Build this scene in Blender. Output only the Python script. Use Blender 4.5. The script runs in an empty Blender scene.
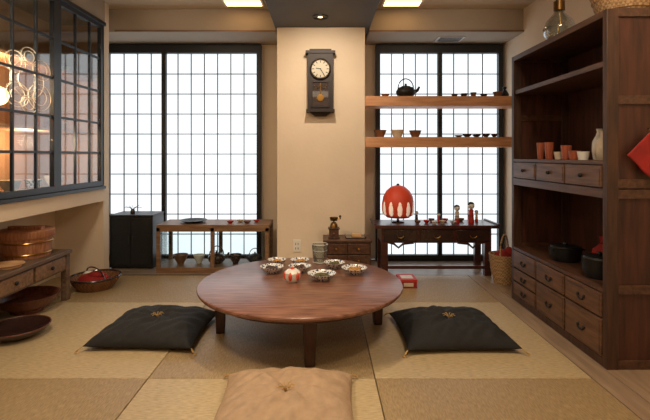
import bpy, bmesh, math, random
from mathutils import Vector, Matrix
random.seed(7)
scn=bpy.context.scene
def L(c):
    return tuple(((v/255)/12.92 if v/255<=0.04045 else ((v/255+0.055)/1.055)**2.4) for v in c)+(1,)
# ------------------------------------------------------------ materials
def base(name):
    m=bpy.data.materials.new(name); m.use_nodes=True
    nt=m.node_tree; return m,nt,nt.nodes['Principled BSDF']
def plain(name,c,rough=.5,metal=0,var=.12,scale=8,bump=0,coat=0):
    m,nt,p=base(name)
    tc=nt.nodes.new('ShaderNodeTexCoord'); n=nt.nodes.new('ShaderNodeTexNoise'); n.inputs['Scale'].default_value=scale; n.inputs['Detail'].default_value=5
    r=nt.nodes.new('ShaderNodeValToRGB'); a=L(c)
    r.color_ramp.elements[0].position=.3; r.color_ramp.elements[1].position=.7
    r.color_ramp.elements[0].color=tuple(x*(1-var) for x in a[:3])+(1,); r.color_ramp.elements[1].color=tuple(min(1,x*(1+var)) for x in a[:3])+(1,)
    nt.links.new(tc.outputs['Object'],n.inputs['Vector']); nt.links.new(n.outputs['Fac'],r.inputs['Fac']); nt.links.new(r.outputs['Color'],p.inputs['Base Color'])
    p.inputs['Roughness'].default_value=rough; p.inputs['Metallic'].default_value=metal; p.inputs['Coat Weight'].default_value=coat
    if bump:
        n2=nt.nodes.new('ShaderNodeTexNoise'); n2.inputs['Scale'].default_value=scale*12; nt.links.new(tc.outputs['Object'],n2.inputs['Vector'])
        b=nt.nodes.new('ShaderNodeBump'); b.inputs['Strength'].default_value=bump; b.inputs['Distance'].default_value=.004
        nt.links.new(n2.outputs['Fac'],b.inputs['Height']); nt.links.new(b.outputs['Normal'],p.inputs['Normal'])
    return m
def mottle(name,c1,c2,scale,rough=.3,thr=.5):
    m,nt,p=base(name)
    tc=nt.nodes.new('ShaderNodeTexCoord'); n=nt.nodes.new('ShaderNodeTexVoronoi'); n.inputs['Scale'].default_value=scale
    r=nt.nodes.new('ShaderNodeValToRGB'); r.color_ramp.interpolation='CONSTANT'; r.color_ramp.elements[0].color=L(c1); r.color_ramp.elements[1].color=L(c2); r.color_ramp.elements[1].position=thr
    nt.links.new(tc.outputs['Object'],n.inputs['Vector']); nt.links.new(n.outputs['Distance'],r.inputs['Fac']); nt.links.new(r.outputs['Color'],p.inputs['Base Color']); p.inputs['Roughness'].default_value=rough
    return m
def wood(name,c1,c2,axis=0,scale=5,rough=.45,stretch=10,bump=.15,coat=0):
    m,nt,p=base(name)
    tc=nt.nodes.new('ShaderNodeTexCoord'); mp=nt.nodes.new('ShaderNodeMapping')
    s=[stretch]*3; s[axis]=1; mp.inputs['Scale'].default_value=s
    n=nt.nodes.new('ShaderNodeTexNoise'); n.inputs['Scale'].default_value=scale; n.inputs['Detail'].default_value=7; n.inputs['Distortion'].default_value=.4
    r=nt.nodes.new('ShaderNodeValToRGB'); r.color_ramp.elements[0].position=.32; r.color_ramp.elements[1].position=.68
    r.color_ramp.elements[0].color=L(c1); r.color_ramp.elements[1].color=L(c2)
    nt.links.new(tc.outputs['Object'],mp.inputs['Vector']); nt.links.new(mp.outputs['Vector'],n.inputs['Vector']); nt.links.new(n.outputs['Fac'],r.inputs['Fac']); nt.links.new(r.outputs['Color'],p.inputs['Base Color'])
    b=nt.nodes.new('ShaderNodeBump'); b.inputs['Strength'].default_value=bump; b.inputs['Distance'].default_value=.002
    nt.links.new(n.outputs['Fac'],b.inputs['Height']); nt.links.new(b.outputs['Normal'],p.inputs['Normal'])
    p.inputs['Roughness'].default_value=rough; p.inputs['Coat Weight'].default_value=coat; p.inputs['Coat Roughness'].default_value=.25
    return m
def emis(name,c,s):
    m,nt,p=base(name); p.inputs['Base Color'].default_value=L(c); p.inputs['Emission Color'].default_value=L(c); p.inputs['Emission Strength'].default_value=s
    return m
def paper(name,c1,c2,s):
    # frosted panes: soft, slightly uneven outdoor daylight seen through the sheet
    m,nt,p=base(name); tc=nt.nodes.new('ShaderNodeTexCoord'); mp=nt.nodes.new('ShaderNodeMapping'); mp.inputs['Scale'].default_value=(.9,1,.7)
    n=nt.nodes.new('ShaderNodeTexNoise'); n.inputs['Scale'].default_value=1.3; n.inputs['Detail'].default_value=2
    r=nt.nodes.new('ShaderNodeValToRGB'); r.color_ramp.elements[0].position=.3; r.color_ramp.elements[1].position=.6; r.color_ramp.elements[0].color=L(c1); r.color_ramp.elements[1].color=L(c2)
    nt.links.new(tc.outputs['Object'],mp.inputs['Vector']); nt.links.new(mp.outputs['Vector'],n.inputs['Vector']); nt.links.new(n.outputs['Fac'],r.inputs['Fac'])
    nt.links.new(r.outputs['Color'],p.inputs['Emission Color']); p.inputs['Base Color'].default_value=(.2,.2,.2,1); p.inputs['Emission Strength'].default_value=s
    return m
def glass(name,tint=(245,250,250),gl=.1):
    m=bpy.data.materials.new(name); m.use_nodes=True; nt=m.node_tree; nt.nodes.clear()
    o=nt.nodes.new('ShaderNodeOutputMaterial'); t=nt.nodes.new('ShaderNodeBsdfTransparent'); g=nt.nodes.new('ShaderNodeBsdfGlossy'); g.inputs['Roughness'].default_value=.03
    t.inputs['Color'].default_value=L(tint); mx=nt.nodes.new('ShaderNodeMixShader'); lw=nt.nodes.new('ShaderNodeLayerWeight'); lw.inputs['Blend'].default_value=gl
    nt.links.new(lw.outputs['Facing'],mx.inputs[0]); nt.links.new(t.outputs[0],mx.inputs[1]); nt.links.new(g.outputs[0],mx.inputs[2]); nt.links.new(mx.outputs[0],o.inputs[0])
    return m
def woven(name,c1,c2,sx=60):
    m,nt,p=base(name)
    tc=nt.nodes.new('ShaderNodeTexCoord'); ch=nt.nodes.new('ShaderNodeTexChecker'); ch.inputs['Scale'].default_value=sx
    ch.inputs['Color1'].default_value=L(c1); ch.inputs['Color2'].default_value=L(c2)
    nt.links.new(tc.outputs['Object'],ch.inputs['Vector']); nt.links.new(ch.outputs['Color'],p.inputs['Base Color'])
    b=nt.nodes.new('ShaderNodeBump'); b.inputs['Strength'].default_value=.6; b.inputs['Distance'].default_value=.005
    nt.links.new(ch.outputs['Fac'],b.inputs['Height']); nt.links.new(b.outputs['Normal'],p.inputs['Normal']); p.inputs['Roughness'].default_value=.7
    return m
def tatami(name,c1,c2,axis):
    m,nt,p=base(name)
    tc=nt.nodes.new('ShaderNodeTexCoord'); mp=nt.nodes.new('ShaderNodeMapping'); s=[20,20,1]; s[axis]=120; mp.inputs['Scale'].default_value=s
    n=nt.nodes.new('ShaderNodeTexNoise'); n.inputs['Scale'].default_value=1.5; n.inputs['Detail'].default_value=3
    r=nt.nodes.new('ShaderNodeValToRGB'); r.color_ramp.elements[0].position=.3; r.color_ramp.elements[1].position=.7
    r.color_ramp.elements[0].color=L(c1); r.color_ramp.elements[1].color=L(c2)
    nt.links.new(tc.outputs['Object'],mp.inputs['Vector']); nt.links.new(mp.outputs['Vector'],n.inputs['Vector']); nt.links.new(n.outputs['Fac'],r.inputs['Fac']); nt.links.new(r.outputs['Color'],p.inputs['Base Color'])
    b=nt.nodes.new('ShaderNodeBump'); b.inputs['Strength'].default_value=.5; b.inputs['Distance'].default_value=.004
    nt.links.new(n.outputs['Fac'],b.inputs['Height']); nt.links.new(b.outputs['Normal'],p.inputs['Normal']); p.inputs['Roughness'].default_value=.42
    return m
M={}
M['plaster']=plain('plaster',(228,210,186),.85,var=.04,scale=3,bump=.25)
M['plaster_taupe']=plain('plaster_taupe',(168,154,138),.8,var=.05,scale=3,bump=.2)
M['ceil']=plain('ceiling_paint',(196,180,158),.85,var=.04,scale=2)
M['beam']=plain('beam_paint',(80,78,78),.6,var=.06,scale=3)
M['black']=plain('black_frame',(24,24,26),.45,var=.1)
M['kumiko']=plain('kumiko_bar',(92,96,102),.6,var=.1)
M['slate']=plain('slate_frame',(38,43,52),.4,var=.1)
M['walnut']=wood('walnut',(48,30,22),(82,54,38),2,4,.45)
M['walnuth']=wood('walnut_shelf',(60,39,28),(98,66,47),1,4,.4)
M['walnutd']=wood('walnut_drawer',(80,54,39),(120,87,63),1,5,.4)
M['walnutdk']=wood('walnut_back',(52,27,18),(86,48,33),2,3,.5)
M['table']=wood('table_wood',(90,56,44),(146,102,82),0,6,.3,bump=.08,coat=.18)
M['tableleg']=wood('table_leg_wood',(50,28,22),(76,44,35),2,5,.35)
M['redlac']=wood('red_lacquer',(52,24,20),(84,40,32),0,4,.3,coat=.3)
M['oak']=wood('shelf_oak',(190,134,92),(218,164,120),0,4,.5)
M['casew']=wood('case_wood',(104,76,54),(146,112,82),0,5,.45)
M['deskw']=wood('desk_wood',(82,64,50),(124,100,80),1,5,.5)
M['floorw']=wood('floor_wood',(124,106,92),(158,138,120),0,3,.35)
M['stripw']=wood('strip_wood',(134,112,90),(164,140,114),1,3,.45)
M['tub']=wood('tub_cedar',(134,84,56),(178,124,90),2,8,.5)
M['tubdk']=wood('dark_red_bowl_wood',(78,40,28),(118,66,46),2,8,.35)
M['cedar']=wood('light_cedar',(196,150,102),(224,184,138),0,6,.5)
M['cuph']=wood('cup_wood',(138,66,42),(172,94,64),2,8,.4)
M['iron']=plain('cast_iron',(30,30,31),.45,metal=.3,var=.2,scale=20,bump=.3)
M['brass']=plain('brass',(176,134,70),.3,metal=1,var=.1)
M['brassdk']=plain('aged_brass',(120,90,50),.4,metal=1,var=.1)
M['white']=plain('white_ceramic',(232,228,218),.25,var=.03)
M['cream']=plain('cream_ceramic',(206,190,164),.3,var=.15,scale=25)
M['bluew']=mottle('blue_white_glaze',(40,56,96),(226,226,222),75,.2,.4)
M['brownb']=plain('brown_bowl',(120,78,52),.35,var=.25,scale=15)
M['food']=plain('pickled_food',(180,130,66),.6,var=.6,scale=60,bump=.5)
M['foodg']=plain('green_food',(88,84,44),.6,var=.6,scale=60,bump=.5)
M['foodb']=plain('dark_food',(70,46,34),.5,var=.6,scale=60,bump=.5)
M['red']=plain('red_cloth',(150,32,27),.8,var=.25,scale=10,bump=.3)
M['redp']=plain('red_paint',(186,46,34),.5,var=.08)
M['orange']=plain('orange_lantern',(224,78,48),.5,var=.08)
M['paperw']=emis('lantern_white',(250,226,206),.25)
M['blackcl']=plain('black_fabric',(25,25,25),.75,var=.35,scale=40,bump=.7)
M['beigecl']=plain('beige_fabric',(170,142,112),.65,var=.12,scale=30,bump=.6)
M['thread']=plain('tassel_thread',(180,144,84),.7,var=.2)
M['clockw']=wood('clock_wood',(24,13,11),(40,23,18),2,6,.55)
M['dial']=plain('clock_dial',(196,188,168),.5,var=.02)
M['wick']=woven('wicker',(140,98,62),(104,68,40),70)
M['wickl']=woven('light_wicker',(190,158,116),(150,116,76),70)
M['lacq']=plain('dark_lacquer',(52,34,30),.25,var=.2,coat=.4)
M['plug']=plain('outlet_plastic',(236,232,222),.4,var=.02)
M['glass']=glass('pane_glass',gl=.14); M['gcup']=glass('cup_glass',(236,240,240),gl=.45)
M['amber']=plain('cabinet_back_panel',(186,140,102),.5,var=.12,scale=6)
M['hair']=plain('doll_hair',(22,20,20),.4)
M['shoji']=paper('shoji_paper',(214,222,227),(228,235,240),1.08)
M['etch']=plain('etched_glass_lines',(236,230,218),.6,var=.02)
M['lamp']=emis('warm_lamp',(255,206,140),4)
M['downl']=emis('downlight_lens',(255,220,170),4)
M['grey']=plain('grey_metal',(60,60,60),.4,metal=.5)
M['vent']=plain('vent_white',(206,204,200),.5)
M['seam']=plain('seam_dark',(60,46,34),.8)
M['tA']=tatami('tatami_light',(162,142,106),(200,178,138),1)
M['tB']=tatami('tatami_dark',(136,114,80),(174,149,110),0)
# ------------------------------------------------------------ builder
class B:
    def __init__(s,name,loc=(0,0,0)):
        s.name=name; s.loc=loc; s.bm=bmesh.new(); s.mats=[]
    def mi(s,m):
        m=M[m]
        if m not in s.mats: s.mats.append(m)
        return s.mats.index(m)
    def add(s,vs,fs,m,smooth=False,X=None):
        i=s.mi(m); bv=[s.bm.verts.new((X@Vector(v)) if X else v) for v in vs]
        for f in fs:
            try:
                fc=s.bm.faces.new([bv[k] for k in f]); fc.material_index=i; fc.smooth=smooth
            except ValueError: pass
        return s
    def box(s,a,b,m,X=None):
        x0,y0,z0=a; x1,y1,z1=b
        vs=[(x0,y0,z0),(x1,y0,z0),(x1,y1,z0),(x0,y1,z0),(x0,y0,z1),(x1,y0,z1),(x1,y1,z1),(x0,y1,z1)]
        return s.add(vs,[(0,3,2,1),(4,5,6,7),(0,1,5,4),(1,2,6,5),(2,3,7,6),(3,0,4,7)],m,False,X)
    def lathe(s,prof,m,c=(0,0,0),n=32,X=None,sx=1,sy=1):
        vs=[];fs=[];rings=[]
        for r,z in prof:
            if r<1e-6: rings.append([len(vs)]); vs.append((c[0],c[1],c[2]+z))
            else:
                rings.append(list(range(len(vs),len(vs)+n)))
                for k in range(n):
                    a=2*math.pi*k/n; vs.append((c[0]+sx*r*math.cos(a),c[1]+sy*r*math.sin(a),c[2]+z))
        for A,Bq in zip(rings[:-1],rings[1:]):
            for k in range(n):
                k2=(k+1)%n
                if len(A)==1 and len(Bq)==1: continue
                if len(A)==1: fs.append((A[0],Bq[k],Bq[k2]))
                elif len(Bq)==1: fs.append((A[k],A[k2],Bq[0]))
                else: fs.append((A[k],A[k2],Bq[k2],Bq[k]))
        return s.add(vs,fs,m,True,X)
    def cyl(s,c,r,h,m,n=24,r2=None,X=None):
        r2=r if r2 is None else r2
        return s.lathe([(0,0),(r,0),(r2,h),(0,h)],m,c,n,X)
    def ell(s,c,r,m,n=20,X=None):
        k=10; prof=[(math.sin(math.pi*i/k),-math.cos(math.pi*i/k)) for i in range(k+1)]
        prof[0]=(0,-1); prof[-1]=(0,1)
        T=Matrix.Translation(c)@Matrix.Diagonal((r[0],r[1],r[2],1))
        return s.lathe(prof,m,(0,0,0),n,(X@T) if X else T)
    def tube(s,pts,r,m,n=8,closed=False):
        pts=[Vector(p) for p in pts]; N=len(pts); vs=[];fs=[]
        for i,p in enumerate(pts):
            if closed: t=pts[(i+1)%N]-pts[i-1]
            else: t=pts[min(i+1,N-1)]-pts[max(i-1,0)]
            t.normalize(); up=Vector((0,0,1)) if abs(t.z)<.9 else Vector((1,0,0))
            a=t.cross(up).normalized(); b=t.cross(a).normalized()
            rr=r[i] if isinstance(r,(list,tuple)) else r
            for k in range(n):
                q=2*math.pi*k/n; vs.append(p+a*math.cos(q)*rr+b*math.sin(q)*rr)
        R=N if closed else N-1
        for i in range(R):
            j=(i+1)%N
            for k in range(n):
                k2=(k+1)%n; fs.append((i*n+k,i*n+k2,j*n+k2,j*n+k))
        if not closed: fs.append(tuple(range(n))); fs.append(tuple((N-1)*n+k for k in range(n)))
        return s.add(vs,fs,m,True)
    def ring(s,c,R,r,m,axis='z',n=32,sx=1,sy=1):
        pts=[]
        for k in range(n):
            a=2*math.pi*k/n; u,v=R*math.cos(a)*sx,R*math.sin(a)*sy
            pts.append({'z':(c[0]+u,c[1]+v,c[2]),'y':(c[0]+u,c[1],c[2]+v),'x':(c[0],c[1]+u,c[2]+v)}[axis])
        return s.tube(pts,r,m,6,True)
    def arc(s,c,R,a0,a1,r,m,axis='y',n=14,sz=1,rz=0):
        pts=[]
        for k in range(n+1):
            a=math.radians(a0+(a1-a0)*k/n); u,v=R*math.cos(a),R*math.sin(a)*sz
            if axis=='y': pts.append((c[0]+u*math.cos(rz),c[1]+u*math.sin(rz),c[2]+v))
            elif axis=='x': pts.append((c[0],c[1]+u,c[2]+v))
            else: pts.append((c[0]+u,c[1]+v,c[2]))
        return s.tube(pts,r,m,8)
    def done(s,bevel=0,rotz=0,seg=2):
        bmesh.ops.recalc_face_normals(s.bm,faces=s.bm.faces)
        me=bpy.data.meshes.new(s.name); s.bm.to_mesh(me); s.bm.free()
        for m in s.mats: me.materials.append(m)
        try: me.set_sharp_from_angle(angle=math.radians(42))
        except Exception: pass
        o=bpy.data.objects.new(s.name,me); scn.collection.objects.link(o); o.location=s.loc; o.rotation_euler=(0,0,rotz)
        if bevel:
            b=o.modifiers.new('bevel','BEVEL'); b.width=bevel; b.segments=seg; b.limit_method='ANGLE'; b.angle_limit=math.radians(50)
        return o
XL,XR,YB,YF,ZC=-2.4,1.9,4.65,-1.3,2.48
# ------------------------------------------------------------ room shell
B('floor').box((XL-.1,YF-.1,-.12),(XR+.1,YB+.1,-.03),'seam').done()
xs=[XL,-1.98,-.86,.26,1.33]; ys=[4.03,3.29,2.17,1.05,-.07,YF]
for i in range(4):
    for j in range(5):
        m='tA' if (i+j)%2==0 else 'tB'
        x0,x1,y1,y0=xs[i],xs[i+1],ys[j],ys[j+1]
        cx,cy=(x0+x1)/2,(y0+y1)/2
        B('tatami_mat',(cx,cy,0)).box((x0-cx+.002,y0-cy+.002,-.03),(x1-cx-.002,y1-cy-.002,0),m).done(.004)
b=B('floor_boards_window_side')
for k in range(4):
    b.box((XL,4.033+k*.154,-.03),(XR,4.033+k*.154+.151,-.0005),'floorw')
b.done(.002)
B('floor_boards_cabinet_side').box((1.333,YF,-.03),(1.448,4.028,.0),'stripw').box((1.452,YF,-.03),(XR,4.028,.0),'stripw').done(.002)
B('ceiling').box((XL-.1,YF-.1,ZC),(XR+.1,YB+.1,ZC+.1),'ceil').done()
B('wall_left').box((XL-.1,YF-.1,0),(XL,YB+.1,ZC),'plaster').done()
B('wall_right').box((XR,YF-.1,0),(XR+.1,YB+.1,ZC),'plaster').done()
B('wall_front').box((XL-.1,YF-.1,0),(XR+.1,YF,ZC),'plaster').done()
w=B('wall_back')
w.box((XL,YB,2.22),(XR,YB+.1,ZC),'plaster').box((XL,YB,0),(-2.27,YB+.1,2.22),'plaster').box((-.64,YB,0),(.555,YB+.1,2.22),'plaster').box((1.876,YB,0),(XR,YB+.1,2.22),'plaster')
w.done()
B('wall_alcove_end').box((XL,3.95,0),(-1.966,4.05,ZC),'plaster').done()
B('pillar').box((-.424,4.1,0),(.396,YB,2.29),'plaster').done(.004)
B('ceiling_beam').box((-.443,YF,2.29),(.443,4.1,ZC),'beam').box((-.443,4.1,2.29),(.443,YB,ZC),'beam').done(.003)
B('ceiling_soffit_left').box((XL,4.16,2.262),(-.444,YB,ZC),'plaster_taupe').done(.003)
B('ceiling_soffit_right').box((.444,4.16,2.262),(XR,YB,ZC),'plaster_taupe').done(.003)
B('trim_soffit').box((-1.96,4.145,2.262),(-.444,4.16,2.278),'casew').box((.444,4.145,2.262),(XR,4.16,2.278),'casew').done()
B('wall_alcove_ledge').box((XL+.002,YF+.002,.69),(-1.952,3.948,.80),'plaster').done(.003)
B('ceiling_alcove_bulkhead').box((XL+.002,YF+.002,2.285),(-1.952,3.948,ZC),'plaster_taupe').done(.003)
B('trim_tatami').box((-1.96,4.026,0),(-.43,4.034,.004),'seam').done()

def shoji(name,x0,x1,z1,posts,pitch,rows):
    y0,y1=4.57,4.648
    b=B(name)
    b.box((x0,y0,z1-.04),(x1,y1,z1+.05),'black').box((x0,y0,0),(x1,y1,.06),'black')
    b.box((x0,y0,.06),(x0+.045,y1,z1-.04),'black').box((x1-.045,y0,.06),(x1,y1,z1-.04),'black')
    b.box((x0+.045,4.625,.06),(x1-.045,4.632,z1-.04),'shoji')
    for p in posts: b.box((p-.022,y0+.01,.06),(p+.022,4.624,z1-.04),'black')
    edges=[x0+.045]+posts+[x1-.045]
    for a,c in zip(edges[:-1],edges[1:]):
        n=max(2,round((c-a)/pitch))
        for k in range(1,n):
            x=a+(c-a)*k/n; b.box((x-.0045,4.614,.06),(x+.0045,4.624,z1-.04),'kumiko')
    for k in range(1,rows):
        z=.06+(z1-.10)*k/rows; b.box((x0+.045,4.616,z-.0045),(x1-.045,4.6245,z+.0045),'kumiko')
    b.done()
shoji('window_1',-2.27,-.64,2.2,[-1.655],.135,10)
shoji('window_2',.555,1.876,2.2,[1.225],.135,10)

# ------------------------------------------------------------ table
tb=B('round_low_table',(-.137,2.8,0)); R=.64
tb.lathe([(0,.268),(R-.03,.268),(R-.008,.274),(R,.284),(R-.003,.295),(R-.012,.3),(0,.3)],'table',n=96)
tb.lathe([(.54,.235),(.56,.235),(.56,.268),(.54,.268),(.54,.235)],'tableleg',n=64)
for a in (-82,8,98,188):
    a=math.radians(a); X=Matrix.Translation((.5*math.cos(a),.5*math.sin(a),0))@Matrix.Rotation(a,4,'Z')
    w0,w1=.026,.036
    vs=[(-w0,-w0,0),(w0,-w0,0),(w0,w0,0),(-w0,w0,0),(-w1,-w1,.268),(w1,-w1,.268),(w1,w1,.268),(-w1,w1,.268)]
    tb.add(vs,[(0,3,2,1),(4,5,6,7),(0,1,5,4),(1,2,6,5),(2,3,7,6),(3,0,4,7)],'tableleg',False,X)
tb.done(.004)
ZT=.301
def bowl(name,x,y,z,r,h,m,fill=None,inner=None,foot=.45):
    b=B(name,(x,y,z)); inner=inner or m
    b.lathe([(0,.002),(r*foot,0),(r*foot,h*.12),(r*.8,h*.5),(r,h)],m)
    b.lathe([(r,h),(r*.96,h),(r*.76,h*.55),(r*.4,h*.25),(0,h*.2)],inner)
    if fill:
        b.lathe([(r*.68,h*.42),(r*.5,h*.7),(r*.25,h*.9),(0,h*.85)],fill,n=16)
        rn=random.Random(int(x*1000))
        for k in range(9):
            a=rn.uniform(0,6.28); q=rn.uniform(0,.42)*r; b.ell((q*math.cos(a),q*math.sin(a),h*.78),(r*.16,r*.11,h*.22),fill,8)
    return b.done()
for (px,py,r,f) in [(-.345,3.0,.082,'foodb'),(-.165,3.2,.07,'food'),(-.005,2.83,.092,'foodg'),(.215,2.97,.088,'food'),(.085,3.12,.075,'foodg'),(-.33,3.2,.068,'food'),(-.155,3.02,.078,'foodb')]:
    bowl('side_dish_bowl',px,py,ZT,r,.042,'bluew',f,'bluew')
g=B('drinking_glass',(-.02,3.285,ZT)); g.lathe([(0,0),(.05,0),(.06,.135),(.056,.135),(.047,.01),(0,.01)],'gcup'); g.ring((0,0,.135),.058,.002,'white'); g.ring((0,0,.004),.05,.0025,'white'); g.ring((0,0,.09),.056,.0012,'white'); g.done()
t=B('red_white_sake_cup',(-.19,2.78,ZT)); t.lathe([(0,0),(.03,0),(.052,.028),(.051,.06),(.033,.076),(.02,.079),(0,.08)],'white')
for k in range(6):
    a=k*math.pi/3+.3; t.ell((.0445*math.cos(a),.0445*math.sin(a),.04),(.013,.018,.026),'orange',10)
t.ell((0,0,.084),(.013,.013,.01),'orange',10); t.done()

# ------------------------------------------------------------ cushions
def zabuton(x,y,w,d,h,m,rot=0,seed=0):
    b=B('zabuton_cushion',(x,y,0)); N=64; rnd=random.Random(seed)
    ph=[rnd.uniform(0,6.28) for _ in range(8)]
    def pt(u,v,top):
        pu=u*(1-.07*(1-v*v)); pv=v*(1-.07*(1-u*u))
        t=max(0,(1-abs(u)**3))**.55*max(0,(1-abs(v)**3))**.55
        rr=math.hypot(u,v); an=math.atan2(v,u)
        dip=.32*math.exp(-(rr/.14)**2)
        wr=.085*math.sin(an*7+ph[0]+rr*4)*math.exp(-((rr-.36)/.22)**2)+.03*math.sin(u*7+v*5+ph[1])*t+.065*math.sin(v*15+u*4+ph[2])*(abs(u)**2)*t+.06*math.sin(u*17-v*4+ph[3])*(abs(v)**2)*t
        wr+=.035*math.sin((u-v)*19+ph[4]+2*math.sin(u*3))*t*min(1,rr*1.5)
        if top: z=.032+(h-.032)*t*(1-dip)+h*wr
        else: z=.032-.031*min(1,t*1.6)
        return (pu*w/2,pv*d/2,z)
    for top in (True,False):
        vs=[];fs=[]
        for i in range(N+1):
            for j in range(N+1):
                u=math.sin((i/N*2-1)*math.pi/2); v=math.sin((j/N*2-1)*math.pi/2)
                vs.append(pt(u,v,top))
        for i in range(N):
            for j in range(N): fs.append((i*(N+1)+j,(i+1)*(N+1)+j,(i+1)*(N+1)+j+1,i*(N+1)+j+1))
        b.add(vs,fs,m,True)
    bmesh.ops.remove_doubles(b.bm,verts=b.bm.verts,dist=.0003)
    zc=pt(0,0,True)[2]
    for k in range(8):
        a=k*math.pi/4+.3; b.tube([(0,0,zc-.003),(.01*math.cos(a),.01*math.sin(a),zc+.02),(.024*math.cos(a),.024*math.sin(a),zc+.03),(.038*math.cos(a),.038*math.sin(a),zc+.026)],.0022,'thread',5)
    for sx in (-1,1):
        for sy in (-1,1):
            cx,cy=sx*w/2,sy*d/2
            for k in range(4):
                b.tube([(cx*.985,cy*.985,.032),(cx+sx*.012,cy+sy*(.006+.006*k),.022),(cx+sx*(.02+.004*k),cy+sy*(.03-.005*k),.006)],.0024,'thread',5)
    o=b.done(0,rot); return o
zabuton(-1.02,2.72,.62,.56,.125,'blackcl',-.04,1)
zabuton(.775,2.70,.64,.57,.125,'blackcl',.03,2)
zabuton(-.155,1.86,.60,.56,.13,'beigecl',.0,3)

# ------------------------------------------------------------ clock
c=B('pendulum_wall_clock',(-.019,4.1,1.768))
c.box((-.115,-.09,-.25),(.115,0,.26),'clockw').box((-.135,-.1,.26),(.135,0,.285),'clockw').box((-.1,-.09,.285),(.1,0,.3),'clockw')
c.box((-.13,-.1,-.275),(.13,0,-.25),'clockw')
c.add([(-.1,-.08,-.275),(.1,-.08,-.275),(.05,-.06,-.31),(-.05,-.06,-.31),(-.1,0,-.275),(.1,0,-.275),(.05,0,-.31),(-.05,0,-.31)],[(0,1,2,3),(4,7,6,5),(0,3,7,4),(1,5,6,2),(3,2,6,7)],'clockw')
RX=Matrix.Translation((0,-.09,.115))@Matrix.Rotation(math.pi/2,4,'X')
c.lathe([(0,0),(.082,0),(.082,.012),(0,.012)],'dial',n=40,X=RX)
c.ring((0,-.104,.115),.089,.008,'clockw','y',40); c.ring((0,-.106,.115),.082,.0025,'brassdk','y',40)
for k in range(12):
    a=k*math.pi/6; X=Matrix.Translation((.066*math.sin(a),-.103,.115+.066*math.cos(a)))@Matrix.Rotation(a,4,'Y'); c.box((-.0035,-.001,-.01),(.0035,.001,.01),'black',X)
for a,l in ((-1.45,.042),(-1.3+3.9,.058)):
    X=Matrix.Translation((0,-.105,.115))@Matrix.Rotation(a,4,'Y'); c.box((-.0035,-.001,-.006),(.0035,.001,l),'black',X)
c.box((-.075,-.0905,-.215),(.075,-.0895,-.01),'lacq')
for a,q in (((-.085,-.1,-.225),(-.072,-.089,0)),((.072,-.1,-.225),(.085,-.089,0)),((-.085,-.1,-.005),(.085,-.089,.008)),((-.085,-.1,-.235),(.085,-.089,-.222))): c.box(a,q,'clockw')
c.box((-.003,-.098,-.13),(.003,-.094,-.01),'brassdk')
c.lathe([(0,0),(.032,0),(.032,.006),(0,.008)],'brass',n=28,X=Matrix.Translation((0,-.093,-.145))@Matrix.Rotation(math.pi/2,4,'X'))
c.tube([(-.06,-.097,-.03),(-.03,-.098,-.06),(0,-.098,-.035),(.03,-.098,-.06),(.06,-.097,-.03)],.0025,'brassdk')
c.done(.002)
o=B('wall_outlet',(-.238,4.1,.255)); o.box((-.035,-.008,-.055),(.035,0,.055),'plug')
for z in (-.024,.018): o.box((-.014,-.0095,z-.01),(-.008,-.008,z+.01),'black').box((.008,-.0095,z-.01),(.014,-.008,z+.01),'black')
o.done(.002)
# downlights
d=B('ceiling_downlight',(-.02,3.79,2.29)); d.lathe([(.06,0),(.07,0),(.07,-.008),(.06,-.008),(.06,0)],'black'); d.lathe([(0,-.001),(.06,-.001)],'black'); d.lathe([(0,-.003),(.02,-.003)],'downl'); d.done()
for x in (-.715,.72):
    d=B('ceiling_light_panel',(x,3.97,ZC)); d.box((-.18,-.09,-.012),(.18,.09,0),'white'); d.box((-.16,-.07,-.014),(.16,.07,-.0121),'lamp'); d.done()
v=B('ceiling_vent',(1.27,4.4,2.262)); v.box((-.13,-.1,-.008),(.13,.1,0),'vent')
for k in range(5): v.box((-.11,-.08+k*.035,-.011),(.11,-.065+k*.035,-.008),'black')
v.done()

# ------------------------------------------------------------ floating shelves
B('floating_shelf').box((.398,4.1,1.558),(XR,4.36,1.65),'oak').done(.003)
B('floating_shelf').box((.398,4.1,1.175),(XR,4.36,1.268),'oak').done(.003)
def kettle(name,x,y,z,s,m='iron',rot=0,spout=1):
    k=B(name,(x,y,z))
    k.lathe([(0,0),(.055*s,0),(.085*s,.03*s),(.09*s,.055*s),(.07*s,.09*s),(.04*s,.1*s),(.04*s,.104*s),(0,.11*s)],m)
    k.lathe([(0,.108*s),(.012*s,.11*s),(.008*s,.118*s),(.014*s,.126*s),(0,.13*s)],m)
    k.tube([(spout*.075*s,0,.05*s),(spout*.11*s,0,.07*s),(spout*.125*s,0,.1*s)],[.02*s,.014*s,.009*s],m)
    k.arc((0,0,.085*s),.07*s,0,180,.005*s,m,'y',16,1.25)
    k.done(0,rot)
kettle('cast_iron_kettle',.80,4.23,1.651,1.05)
for x,r,h,m in [(.6,.04,.03,'brownb')]: bowl('small_bowl',x,4.2,1.651,r,h,m)
for x,r,h,m in [(1.26,.03,.025,'iron'),(1.35,.035,.035,'iron'),(1.44,.03,.045,'brownb'),(1.54,.035,.03,'iron'),(1.67,.045,.05,'brownb')]: bowl('tea_cup',x,4.2,1.651,r,h,m,foot=.7)
k=B('small_teapot_figure',(1.76,4.25,1.651)); k.lathe([(0,0),(.03,0),(.04,.03),(.025,.06),(.01,.08),(.02,.1),(0,.115)],'iron'); k.done()
for x,r,h,m in [(.55,.062,.068,'brownb'),(.715,.066,.07,'cream'),(.885,.06,.065,'brownb')]: bowl('tea_bowl',x,4.2,1.269,r,h,m,foot=.6)
for x,r,h in [(1.3,.04,.02),(1.38,.045,.03),(1.47,.04,.025),(1.56,.04,.035),(1.64,.03,.03)]: bowl('sauce_dish',x,4.2,1.269,r,h,'lacq')

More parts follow.
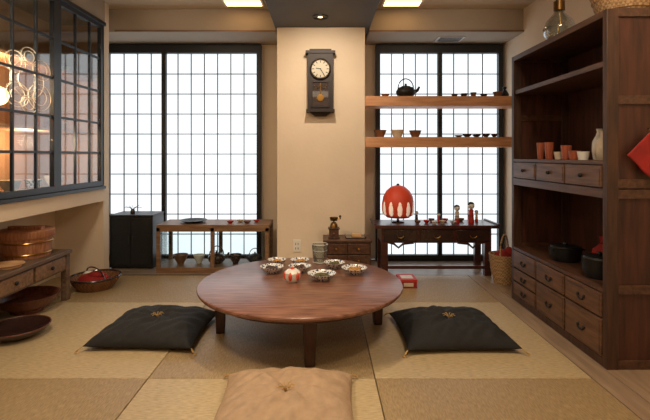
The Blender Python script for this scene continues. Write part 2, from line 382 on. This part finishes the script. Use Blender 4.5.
# ------------------------------------------------------------ low red-lacquer table w/ drawers (right)
t=B('lacquered_console_table',(1.036,4.13,0))
t.box((-.56,-.16,.435),(.56,.2,.464),'redlac').box((-.5,-.13,.30),(.5,.18,.435),'redlac')
for x in (-.5,.44):
    for y in (-.13,.13): t.box((x,y,0),(x+.06,y+.05,.30),'redlac')
t.box((-.44,-.12,.06),(.44,-.09,.09),'redlac')
for k in range(3):
    x0=-.49+k*.33; t.box((x0+.012,-.142,.315),(x0+.308,-.13,.42),'lacq'); t.arc((x0+.16,-.15,.37),.03,180,360,.004,'brass','y',8,.7)
for sx in (-1,1):
    t.tube([(sx*.44,-.1,.30),(sx*.38,-.1,.285),(sx*.34,-.1,.25),(sx*.3,-.1,.285),(sx*.2,-.1,.296)],.01,'redlac')
    t.box((sx*.56-.012,-.16,.464),(sx*.56+.012,.2,.476),'redlac')
t.done(.003)
ZD=.465
l=B('red_paper_lantern',(.715,4.17,ZD))
l.lathe([(0,0),(.06,0),(.06,.008),(.012,.014),(.009,.05),(0,.05)],'lacq')
l.lathe([(.0,.048),(.10,.048),(.132,.065),(.148,.11),(.15,.17),(.139,.24),(.11,.295),(.065,.335),(.02,.348),(0,.35)],'orange',n=48)
l.lathe([(0,.347),(.014,.347),(.014,.362),(0,.366)],'lacq')
for k in range(11):
    a=k*2*math.pi/11+.1; X=Matrix.Rotation(a,4,'Z')@Matrix.Translation((.137,0,.138)); l.ell((0,0,0),(.017,.028,.072),'paperw',14,X)
l.ring((0,0,.052),.105,.006,'orange')
l.done()
def kokeshi(x,y,z,h,m2):
    k=B('kokeshi_doll',(x,y,z)); s=h/.2
    k.lathe([(0,0),(.026*s,0),(.028*s,.01*s),(.024*s,.05*s)],'redp'); k.lathe([(.024*s,.05*s),(.02*s,.09*s),(.022*s,.12*s),(.01*s,.135*s),(0,.135*s)],m2)
    k.ring((0,0,.07*s),.0225*s,.003*s,'hair'); k.ell((0,0,.162*s),(.031*s,.03*s,.032*s),'white')
    k.ell((0,.004*s,.172*s),(.0315*s,.03*s,.027*s),'hair')
    for sx in (-1,1): k.ell((sx*.011*s,-.028*s,.158*s),(.004*s,.003*s,.002*s),'hair',8)
    k.ell((0,-.03*s,.148*s),(.003*s,.002*s,.0018*s),'redp',8)
    k.done()
kokeshi(1.26,4.12,ZD,.17,'cream'); kokeshi(1.385,4.1,ZD,.2,'redp'); kokeshi(.9,4.2,ZD,.10,'lacq'); kokeshi(1.47,4.2,ZD,.11,'cream'); kokeshi(1.1,4.16,ZD,.09,'redp')
for x,y,m in [(.97,4.1,'redp'),(1.04,4.2,'brownb'),(1.11,4.07,'cream'),(1.17,4.2,'redp'),(.88,4.07,'brownb'),(1.03,4.04,'white'),(1.2,4.04,'bluew'),(1.33,4.22,'brownb')]: bowl('miniature_dish',x,y,ZD,.03,.028,m)

# ------------------------------------------------------------ chest in front of pillar + grinder
t=B('small_wooden_chest',(.215,3.9,0))
t.box((-.2,-.13,.03),(.2,.13,.35),'walnut').box((-.21,-.14,.35),(.21,.14,.37),'walnuth')
for z0,z1 in ((.05,.14),(.15,.24),(.25,.34)):
    for x0,x1 in ((-.19,-.003),(.003,.19)):
        t.box((x0,-.138,z0),(x1,-.13,z1),'walnuth'); t.ell(((x0+x1)/2,-.145,(z0+z1)/2),(.009,.009,.009),'brass',10)
for x in (-.19,.15):
    for y in (-.12,.08): t.box((x,y,0),(x+.04,y+.04,.03),'walnut')
t.done(.003)
g=B('coffee_grinder',(.1,3.88,.371))
g.box((-.05,-.05,0),(.05,.05,.012),'walnut').box((-.042,-.042,.012),(.042,.042,.08),'walnuth').box((-.05,-.05,.08),(.05,.05,.09),'walnut')
g.lathe([(.036,.09),(.03,.12),(.018,.135),(0,.138)],'brassdk'); g.cyl((0,0,.136),.006,.035,'brassdk')
g.tube([(0,0,.17),(.03,-.01,.175),(.055,-.02,.165)],.004,'brass'); g.cyl((.055,-.02,.165),.006,.02,'walnut'); g.ell((.055,-.02,.19),(.011,.011,.012),'walnut'); g.ell((0,-.046,.045),(.007,.007,.007),'brass',10)
g.lathe([(.03,.15),(.038,.18),(.034,.18),(.026,.152),(.03,.15)],'brassdk',n=20)
g.done(.002)
t=B('small_tray_with_box',(.29,3.9,.371)); t.box((-.09,-.07,0),(.09,.07,.008),'lacq').box((-.09,-.07,.008),(-.083,.07,.02),'lacq').box((.083,-.07,.008),(.09,.07,.02),'lacq').box((-.03,-.03,.008),(.05,.03,.035),'cedar'); t.done(.002)
r=B('red_gift_box',(.71,3.72,0)); r.box((-.07,-.09,0),(.07,.09,.05),'red').box((-.073,-.093,.05),(.073,.093,.07),'redp').box((-.04,-.0945,.015),(.04,-.093,.045),'cream').box((-.05,-.05,.07),(.05,.05,.0712),'cream'); r.done(.003)

# ------------------------------------------------------------ glass display case (left)
t=B('glass_display_case',(-1.025,4.1,0)); W=.525
t.box((-W,0,.42),(W,.36,.448),'casew').box((-W,0,.0),(W,.36,.05),'casew')
for x in (-W,-.02,W-.035): t.box((x,0,.05),(x+.035,.03,.42),'casew'); t.box((x,.33,.05),(x+.035,.36,.42),'casew')
t.box((-W,.0,.385),(W,.028,.42),'casew').box((-W,.335,.385),(W,.36,.42),'casew')
for a,q in ((-W+.035,-.02),(.015,W-.035)): t.box((a,.014,.05),(q,.018,.385),'glass')
t.box((-W+.014,.03,.05),(-W+.018,.33,.42),'glass').box((W-.018,.03,.05),(W-.014,.33,.42),'glass')
t.done(.002)
kettle('clay_teapot',-1.03,4.28,.051,.95,'lacq',.3); kettle('clay_teapot',-.66,4.3,.051,.8,'iron',.2,-1)
bowl('tea_bowl',-1.37,4.25,.051,.07,.09,'brownb'); bowl('tea_bowl',-1.2,4.28,.051,.055,.08,'white'); bowl('tea_bowl',-.84,4.25,.051,.06,.09,'lacq')
bowl('lacquer_plate',-1.25,4.26,.449,.13,.025,'iron',foot=.6)
for x,y,m,r in [(-.88,4.2,'redp',.035),(-.8,4.28,'cream',.035),(-.72,4.2,'brownb',.04),(-.64,4.27,'redp',.03)]: bowl('snack_dish',x,y,.449,r,.022,m)
# black boxes
t=B('black_storage_box',(-1.85,4.25,0)); t.box((-.21,0,.012),(.21,.3,.505),'black').box((-.213,-.004,.505),(.213,.304,.52),'black')
t.box((-.2,-.006,.04),(-.005,0,.49),'blackcl').box((.005,-.006,.04),(.2,0,.49),'blackcl')
for x in (-.2,.16): t.box((x,.02,0),(x+.04,.28,.012),'black')
for x in (-.025,.012): t.box((x,-.014,.24),(x+.012,-.006,.32),'grey')
t.done(.005)
t=B('dried_flower_twigs',(-1.93,4.36,.5205))
t.lathe([(0,0),(.02,0),(.024,.02),(.016,.04),(.018,.045)],'lacq',c=(.05,0,0))
for k in range(7):
    a=k*.9; t.tube([(.05,0,.03),(.05+.03*math.cos(a),.02*math.sin(a),.06),(.05+.09*math.cos(a),.04*math.sin(a),.06+.03*((k*3)%4)/4)],.0022,'lacq',5)
t.done()

# ------------------------------------------------------------ wicker basket by cabinet
def basket(name,x,y,z,r,h,m,handle=True,cloth=None,rt=1.15):
    b=B(name,(x,y,z))
    b.lathe([(0,0),(r*.8,0),(r,h*.4),(r*rt,h),(r*rt-.01,h),(r-.01,h*.4),(r*.78,.012),(0,.012)],m)
    b.ring((0,0,h),r*rt-.004,.008,m)
    for q in (.25,.5,.75): b.ring((0,0,h*q),r*(.8+.35*q)+.006,.003,m)
    if handle: b.arc((0,0,h),r*rt-.006,0,180,.007,m,'y',18,1.4,.9)
    if cloth:
        b.ell((0,0,h*.75),(r*.85,r*.8,h*.45),cloth); b.ell((r*.3,-r*.2,h*1.05),(r*.35,r*.4,h*.25),cloth)
    return b.done()
basket('wicker_basket',1.57,3.8,.001,.11,.24,'wickl',True,'red')
b=B('shallow_bamboo_basket',(-1.88,3.64,0)); 
b.lathe([(0,0),(.13,0),(.17,.05),(.195,.1),(.187,.1),(.16,.05),(.12,.01),(0,.01)],'wick',n=40); b.ring((0,0,.1),.191,.009,'lacq',n=40)
b.arc((0,0,.1),.19,0,180,.006,'lacq','y',18,.35,2.4)
b.done()
b=B('folded_red_cloth',(-1.88,3.62,.02)); b.ell((0,0,.06),(.12,.1,.055),'red'); b.ell((.03,-.02,.1),(.07,.05,.03),'red'); b.ell((-.06,.03,.095),(.04,.04,.025),'white'); b.done()

# ------------------------------------------------------------ left desk
t=B('low_wooden_desk',(0,0,0)); x0,x1,y0,y1=-2.36,-1.92,1.7,3.38
t.box((x0,y0,.352),(x1,y1,.378),'deskw').box((x0+.02,y0+.02,.23),(x1-.02,y1-.03,.352),'deskw')
for x in (x0+.01,x1-.055):
    for y in (y0+.02,y1-.06): t.box((x,y,0),(x+.045,y+.045,.352),'deskw')
ys2=[y1-.06,y1-.43,y1-.8,y1-1.2]
for a,q in zip(ys2[:-1],ys2[1:]):
    t.box((x1-.02,q+.015,.245),(x1-.008,a-.015,.34),'casew'); t.ell((x1-.0,(a+q)/2,.293),(.01,.014,.014),'iron',12)
t.box((x0+.02,y0+.03,.09),(x0+.05,y1-.03,.12),'deskw')
t.done(.003)
t=B('wooden_sushi_tub',(-2.12,3.15,.379))
t.lathe([(0,0),(.15,0),(.165,.14),(.155,.14),(.145,.01),(0,.01)],'tub',n=40)
t.lathe([(0,.14),(.175,.14),(.178,.145),(.178,.185),(.172,.19),(0,.19)],'tub',n=40)
t.ring((0,0,.03),.156,.005,'brass',n=40); t.ring((0,0,.11),.166,.005,'brass',n=40)
t.box((-.12,-.02,.19),(.12,.02,.212),'tub')
t.done()
bowl('round_wooden_tray',-2.03,2.83,.379,.1,.02,'cedar',foot=.8)
t=B('large_lacquer_bowl',(-2.08,3.1,0)); t.lathe([(0,0),(.1,0),(.1,.02),(.17,.06),(.205,.12),(.196,.12),(.16,.065),(0,.03)],'tubdk',n=40); t.done()
t=B('dark_wooden_platter',(-1.86,2.68,0)); t.lathe([(0,0),(.1,0),(.16,.035),(.18,.06),(.172,.06),(.15,.04),(0,.015)],'lacq',n=40); t.ring((0,0,.06),.176,.004,'tubdk',n=40); t.done()

# ------------------------------------------------------------ left glass cabinet
t=B('glass_door_wall_cabinet'); cx=-1.952; y0,y1=1.1,3.93; z0,z1=.801,2.28
t.box((XL+.001,y0,z0),(XL+.015,y1,z1),'amber').box((XL+.015,y0,z0),(cx,y1,z0+.03),'slate').box((XL+.015,y0,z1-.03),(cx,y1,z1),'slate')
t.box((XL+.015,y1-.02,z0),(cx,y1,z1),'slate').box((XL+.015,y1-.024,z0+.03),(cx-.04,y1-.0201,z1-.03),'amber').box((XL+.015,y0,z0),(cx,y0+.02,z1),'slate')
f0,f1=cx-.035,cx
for z in (1.28,1.75): t.box((XL+.015,y0,z),(cx-.08,y1-.024,z+.02),'oak')
doors=[(3.93,3.25),(3.25,2.52),(2.52,1.8),(1.8,1.1)]
for a,q in doors:
    t.box((f0,a-.05,z0),(f1,a,z1),'slate').box((f0,q,z0),(f1,q+.04,z1),'slate')
    t.box((f0,q+.04,z0),(f1,a-.05,z0+.07),'slate').box((f0,q+.04,z1-.06),(f1,a-.05,z1),'slate')
    w_=(a-.05)-(q+.04)
    for fr in (.36,.72): 
        yy=q+.04+w_*fr; t.box((f0+.008,yy-.008,z0+.07),(f1-.008,yy+.008,z1-.06),'slate')
    for z in (1.12,1.38,1.66,1.95): t.box((f0+.01,q+.04,z-.009),(f1-.01,a-.05,z+.009),'slate')
    t.box((f0+.016,q+.04,z0+.07),(f0+.019,a-.05,z1-.06),'glass')
t.box((f1,y0,z1-.03),(f1+.02,y1,z1),'slate').box((f1,y0,z0),(f1+.02,y1,z0+.025),'slate')
for (yy,zz,rr) in [(2.94,1.6,.12),(2.82,1.7,.07),(3.06,1.5,.09),(2.84,1.49,.08),(3.08,1.69,.07),(2.95,1.44,.06),(2.95,1.76,.06)]:
    for q in (1,.6): t.ring((f0+.022,yy,zz),rr*q,.0026,'etch','x',28,1.35,1)
t.done(.002)
g=B('globe_table_lamp',(-2.2,2.98,1.301)); g.lathe([(0,0),(.05,0),(.05,.02),(.015,.03),(.015,.14),(0,.14)],'brass'); g.ell((0,0,.2),(.065,.065,.065),'lamp'); g.done()
for y,z,r,h,m in [(3.7,1.301,.05,.07,'cream'),(3.45,1.301,.06,.12,'brownb'),(3.55,1.771,.06,.06,'bluew'),(3.2,1.771,.06,.08,'white'),(2.9,1.771,.07,.06,'brownb'),(3.75,1.771,.045,.08,'white'),(3.6,.832,.07,.1,'white'),(3.35,.832,.06,.08,'bluew'),(3.1,.832,.07,.09,'cream'),(2.8,.832,.07,.1,'brownb')]:
    bowl('pottery_bowl',-2.2,y,z,r,h,m)

# ------------------------------------------------------------ right cabinet
t=B('wooden_kitchen_cabinet'); fx,bx=1.455,1.885; y0,y1=2.25,3.385
t.box((bx-.015,y0+.03,.04),(bx,y1-.03,1.85),'walnutdk')
for ya,yb in ((y0,y0+.035),(y1-.035,y1)):
    for x in (fx,bx-.06): t.box((x,ya,0 if x==fx else 0),(x+.06,yb,1.85),'walnut')
    for z in (.0,.385,.875,.93,1.36,1.81): t.box((fx+.06,ya+.002,z),(bx-.06,yb-.002,z+.045),'walnuth')
    t.box((fx+.06,ya+.012,.04),(bx-.06,yb-.01,1.81),'walnutdk')
t.box((fx,y0+.035,1.815),(fx+.04,y1-.035,1.85),'walnuth').box((fx+.04,y0+.035,1.83),(bx-.015,y1-.035,1.85),'walnuth')
t.box((fx+.01,y0+.035,1.56),(bx-.015,y1-.035,1.59),'walnuth')
t.box((fx+.0,y0+.035,1.05),(bx-.015,y1-.035,1.07),'walnuth')
t.box((fx+.0,y0+.035,.875),(bx-.015,y1-.035,.925),'walnuth')
t.box((fx+.0,y0+.035,.385),(bx-.015,y1-.035,.405),'walnuth')
t.box((fx+.0,y0+.035,.0),(bx-.015,y1-.035,.045),'walnut')
t.box((fx+.02,y0+.035,.045),(fx+.03,y1-.035,.385),'walnutdk').box((fx+.02,y0+.035,.925),(fx+.03,y1-.035,1.05),'walnutdk')
def drawer(a,q,za,zb,pull='ring'):
    t.box((fx-.004,a+.008,za+.006),(fx+.02,q-.008,zb-.006),'walnutd')
    t.box((fx-.007,a+.02,za+.018),(fx-.004,q-.02,zb-.018),'walnutd')
    cy,cz=(a+q)/2,(za+zb)/2
    if pull=='knob': t.ell((fx-.015,cy,cz),(.012,.012,.012),'iron',10)
    else:
        t.arc((fx-.014,cy,cz),.028,180,360,.0045,'iron','x',10,.8)
        for s_ in (-.028,.028): t.ell((fx-.011,cy+s_,cz),(.007,.009,.009),'iron',8)
A,Z=y0+.035,y1-.035; Lh=(Z-A)/3
for k in range(3): drawer(A+k*Lh,A+(k+1)*Lh,.925,1.05,'knob')
for k in range(3): drawer(A+k*Lh,A+(k+1)*Lh,.25,.385)
drawer(A+2*Lh,Z,.15,.25); drawer(A+2*Lh,Z,.045,.15); drawer(A,A+Lh,.045,.25); drawer(A+Lh,A+2*Lh,.045,.25)
t.done(.002)
X0=1.54
for y,h,r,m in [(3.1,.115,.03,'cuph'),(2.99,.115,.03,'cuph'),(2.86,.05,.034,'cream'),(2.78,.09,.032,'cuph'),(2.69,.055,.035,'cuph'),(2.6,.05,.034,'white')]:
    b=B('wooden_cup',(X0,y,1.071)); b.lathe([(0,0),(r*.75,0),(r,h),(r-.004,h),(r*.7,.006),(0,.006)],m); b.done()
b=B('sake_bottle',(1.635,2.56,1.071)); b.lathe([(0,0),(.035,0),(.045,.03),(.043,.09),(.02,.13),(.014,.155),(.022,.175),(.016,.175),(.01,.15)],'cream'); b.done()
b=B('sake_bottle',(1.7,2.7,1.071)); b.lathe([(0,0),(.035,0),(.042,.05),(.04,.11),(.02,.15),(.014,.17),(.02,.19),(.015,.19),(.01,.17)],'white'); b.done()
def pot(x,y,z,r,h):
    b=B('iron_cooking_pot',(x,y,z)); b.lathe([(0,0),(r*.8,0),(r,h*.4),(r,h*.9),(r*1.05,h),(r*.97,h),(r*.93,h*.4),(0,.01)],'iron')
    b.lathe([(0,h*.98),(r*.98,h*.98),(r*.9,h*1.08),(0,h*1.15)],'iron'); b.ell((0,0,h*1.22),(.014,.014,.012),'iron',10)
    for s_ in (-1,1): b.arc((s_*r*1.02,0,h*.8),.025,-90,90,.005,'iron','z',8)
    b.done()
pot(1.6,2.9,.406,.095,.09); pot(1.575,2.5,.406,.088,.11)
b=B('red_cloth_bundle',(1.76,2.74,.406)); b.lathe([(0,0),(.06,0),(.078,.04),(.07,.1),(.03,.14),(.02,.15),(.035,.19),(.0,.175)],'red'); b.tube([(-.03,0,.15),(0,-.02,.16),(.04,0,.17),(.06,.02,.14)],.012,'red'); b.done()
# things on top of cabinet
b=B('glass_flask',(1.56,2.9,1.851)); b.lathe([(0,0),(.05,0),(.09,.04),(.098,.08),(.08,.13),(.035,.18),(.025,.22),(.03,.23),(.026,.23),(.02,.215),(.03,.178),(.074,.128),(.092,.08),(.085,.042),(.045,.005),(0,.005)],'gcup',n=40)
b.lathe([(.03,.2),(.034,.2),(.034,.26),(0,.265)],'brassdk'); b.ring((0,0,.28),.02,.004,'iron','y'); b.tube([(0,0,.2),(.01,0,.12),(-.01,0,.07),(0,0,.05)],.003,'brass'); b.done()
basket('woven_storage_basket',1.66,2.42,1.851,.14,.13,'wickl',False)
# red cloth square hanging by one corner on the cabinet side, with soft folds
b=B('red_cloth_hanging',(1.665,2.232,1.1)); N=18; S=.122
vs=[];fs=[]
for i in range(N+1):
    for j in range(N+1):
        u,v=i/N*2-1,j/N*2-1; x=(u-v)*.5*S; z=(u+v)*.5*S
        vs.append((x,.005*math.sin(x*80+z*14)*(1-(z/S+1)/2)-.002,z))
for i in range(N):
    for j in range(N): fs.append((i*(N+1)+j,(i+1)*(N+1)+j,(i+1)*(N+1)+j+1,i*(N+1)+j+1))
b.add(vs,fs,'red',True); b.ring((0,.002,.126),.008,.002,'brassdk','y'); b.box((-.004,.002,.13),(.004,.018,.136),'iron'); o=b.done()
sm=o.modifiers.new('thick','SOLIDIFY'); sm.thickness=.003

# ------------------------------------------------------------ lights
def area(name,loc,size,e,c,rot=(0,0,0),sy=None):
    l=bpy.data.lights.new(name,'AREA'); l.energy=e; l.color=c; l.size=size
    if sy: l.shape='RECTANGLE'; l.size_y=sy
    o=bpy.data.objects.new(name,l); o.location=loc; o.rotation_euler=rot; scn.collection.objects.link(o)
def spot(name,loc,tgt,e,c,ang,bl=.6,rad=.04):
    l=bpy.data.lights.new(name,'SPOT'); l.energy=e; l.color=c; l.spot_size=math.radians(ang); l.spot_blend=bl; l.shadow_soft_size=rad
    o=bpy.data.objects.new(name,l); o.location=loc; o.rotation_euler=(Vector(tgt)-Vector(loc)).to_track_quat('-Z','Y').to_euler(); scn.collection.objects.link(o)
wm=(1,.80,.58)
area('ceiling_lamp_left',(-1.2,1.6,2.45),.4,22,wm); area('ceiling_lamp_right',(1.1,1.6,2.45),.4,16,wm)
area('ceiling_lamp_rear',(0,-.3,2.25),.8,13,wm)
spot('pillar_spot',(0,3.2,2.27),(0,4.1,1.6),38,(1,.82,.62),100,1)
spot('table_spot',(-.14,2.6,2.27),(-.14,2.9,.3),44,(1,.81,.58),85,1)
spot('cushion_spot',(-.14,1.6,2.27),(-.14,1.95,0),38,(1,.82,.6),32,.8)
for x in (-1.2,1.15): spot('soffit_spot',(x,3.3,2.3),(x,4.16,2.38),4,(1,.82,.62),110,1)
l=bpy.data.lights.new('cabinet_lamp','POINT'); l.energy=12; l.color=(1,.74,.48); l.shadow_soft_size=.05
o=bpy.data.objects.new('cabinet_lamp',l); o.location=(-2.1,2.75,1.6); scn.collection.objects.link(o)
l=bpy.data.lights.new('cabinet_lamp_lower','POINT'); l.energy=7; l.color=(1,.72,.46); l.shadow_soft_size=.05
o=bpy.data.objects.new('cabinet_lamp_lower',l); o.location=(-2.15,3.2,1.2); scn.collection.objects.link(o)
wd=bpy.data.worlds.new('w'); scn.world=wd; wd.use_nodes=True; wd.node_tree.nodes['Background'].inputs[0].default_value=(.8,.9,1,1); wd.node_tree.nodes['Background'].inputs[1].default_value=.6
# ------------------------------------------------------------ camera
cam=bpy.data.cameras.new('camera'); cam.sensor_width=36; cam.lens=440/650*36; cam.shift_y=-55/650; cam.shift_x=2.5/650; cam.clip_start=.05
co=bpy.data.objects.new('camera',cam); co.location=(0,0,1.1); co.rotation_euler=(math.pi/2,0,0); scn.collection.objects.link(co); scn.camera=co
scn.view_settings.view_transform='Standard'
scn.view_settings.exposure=.4
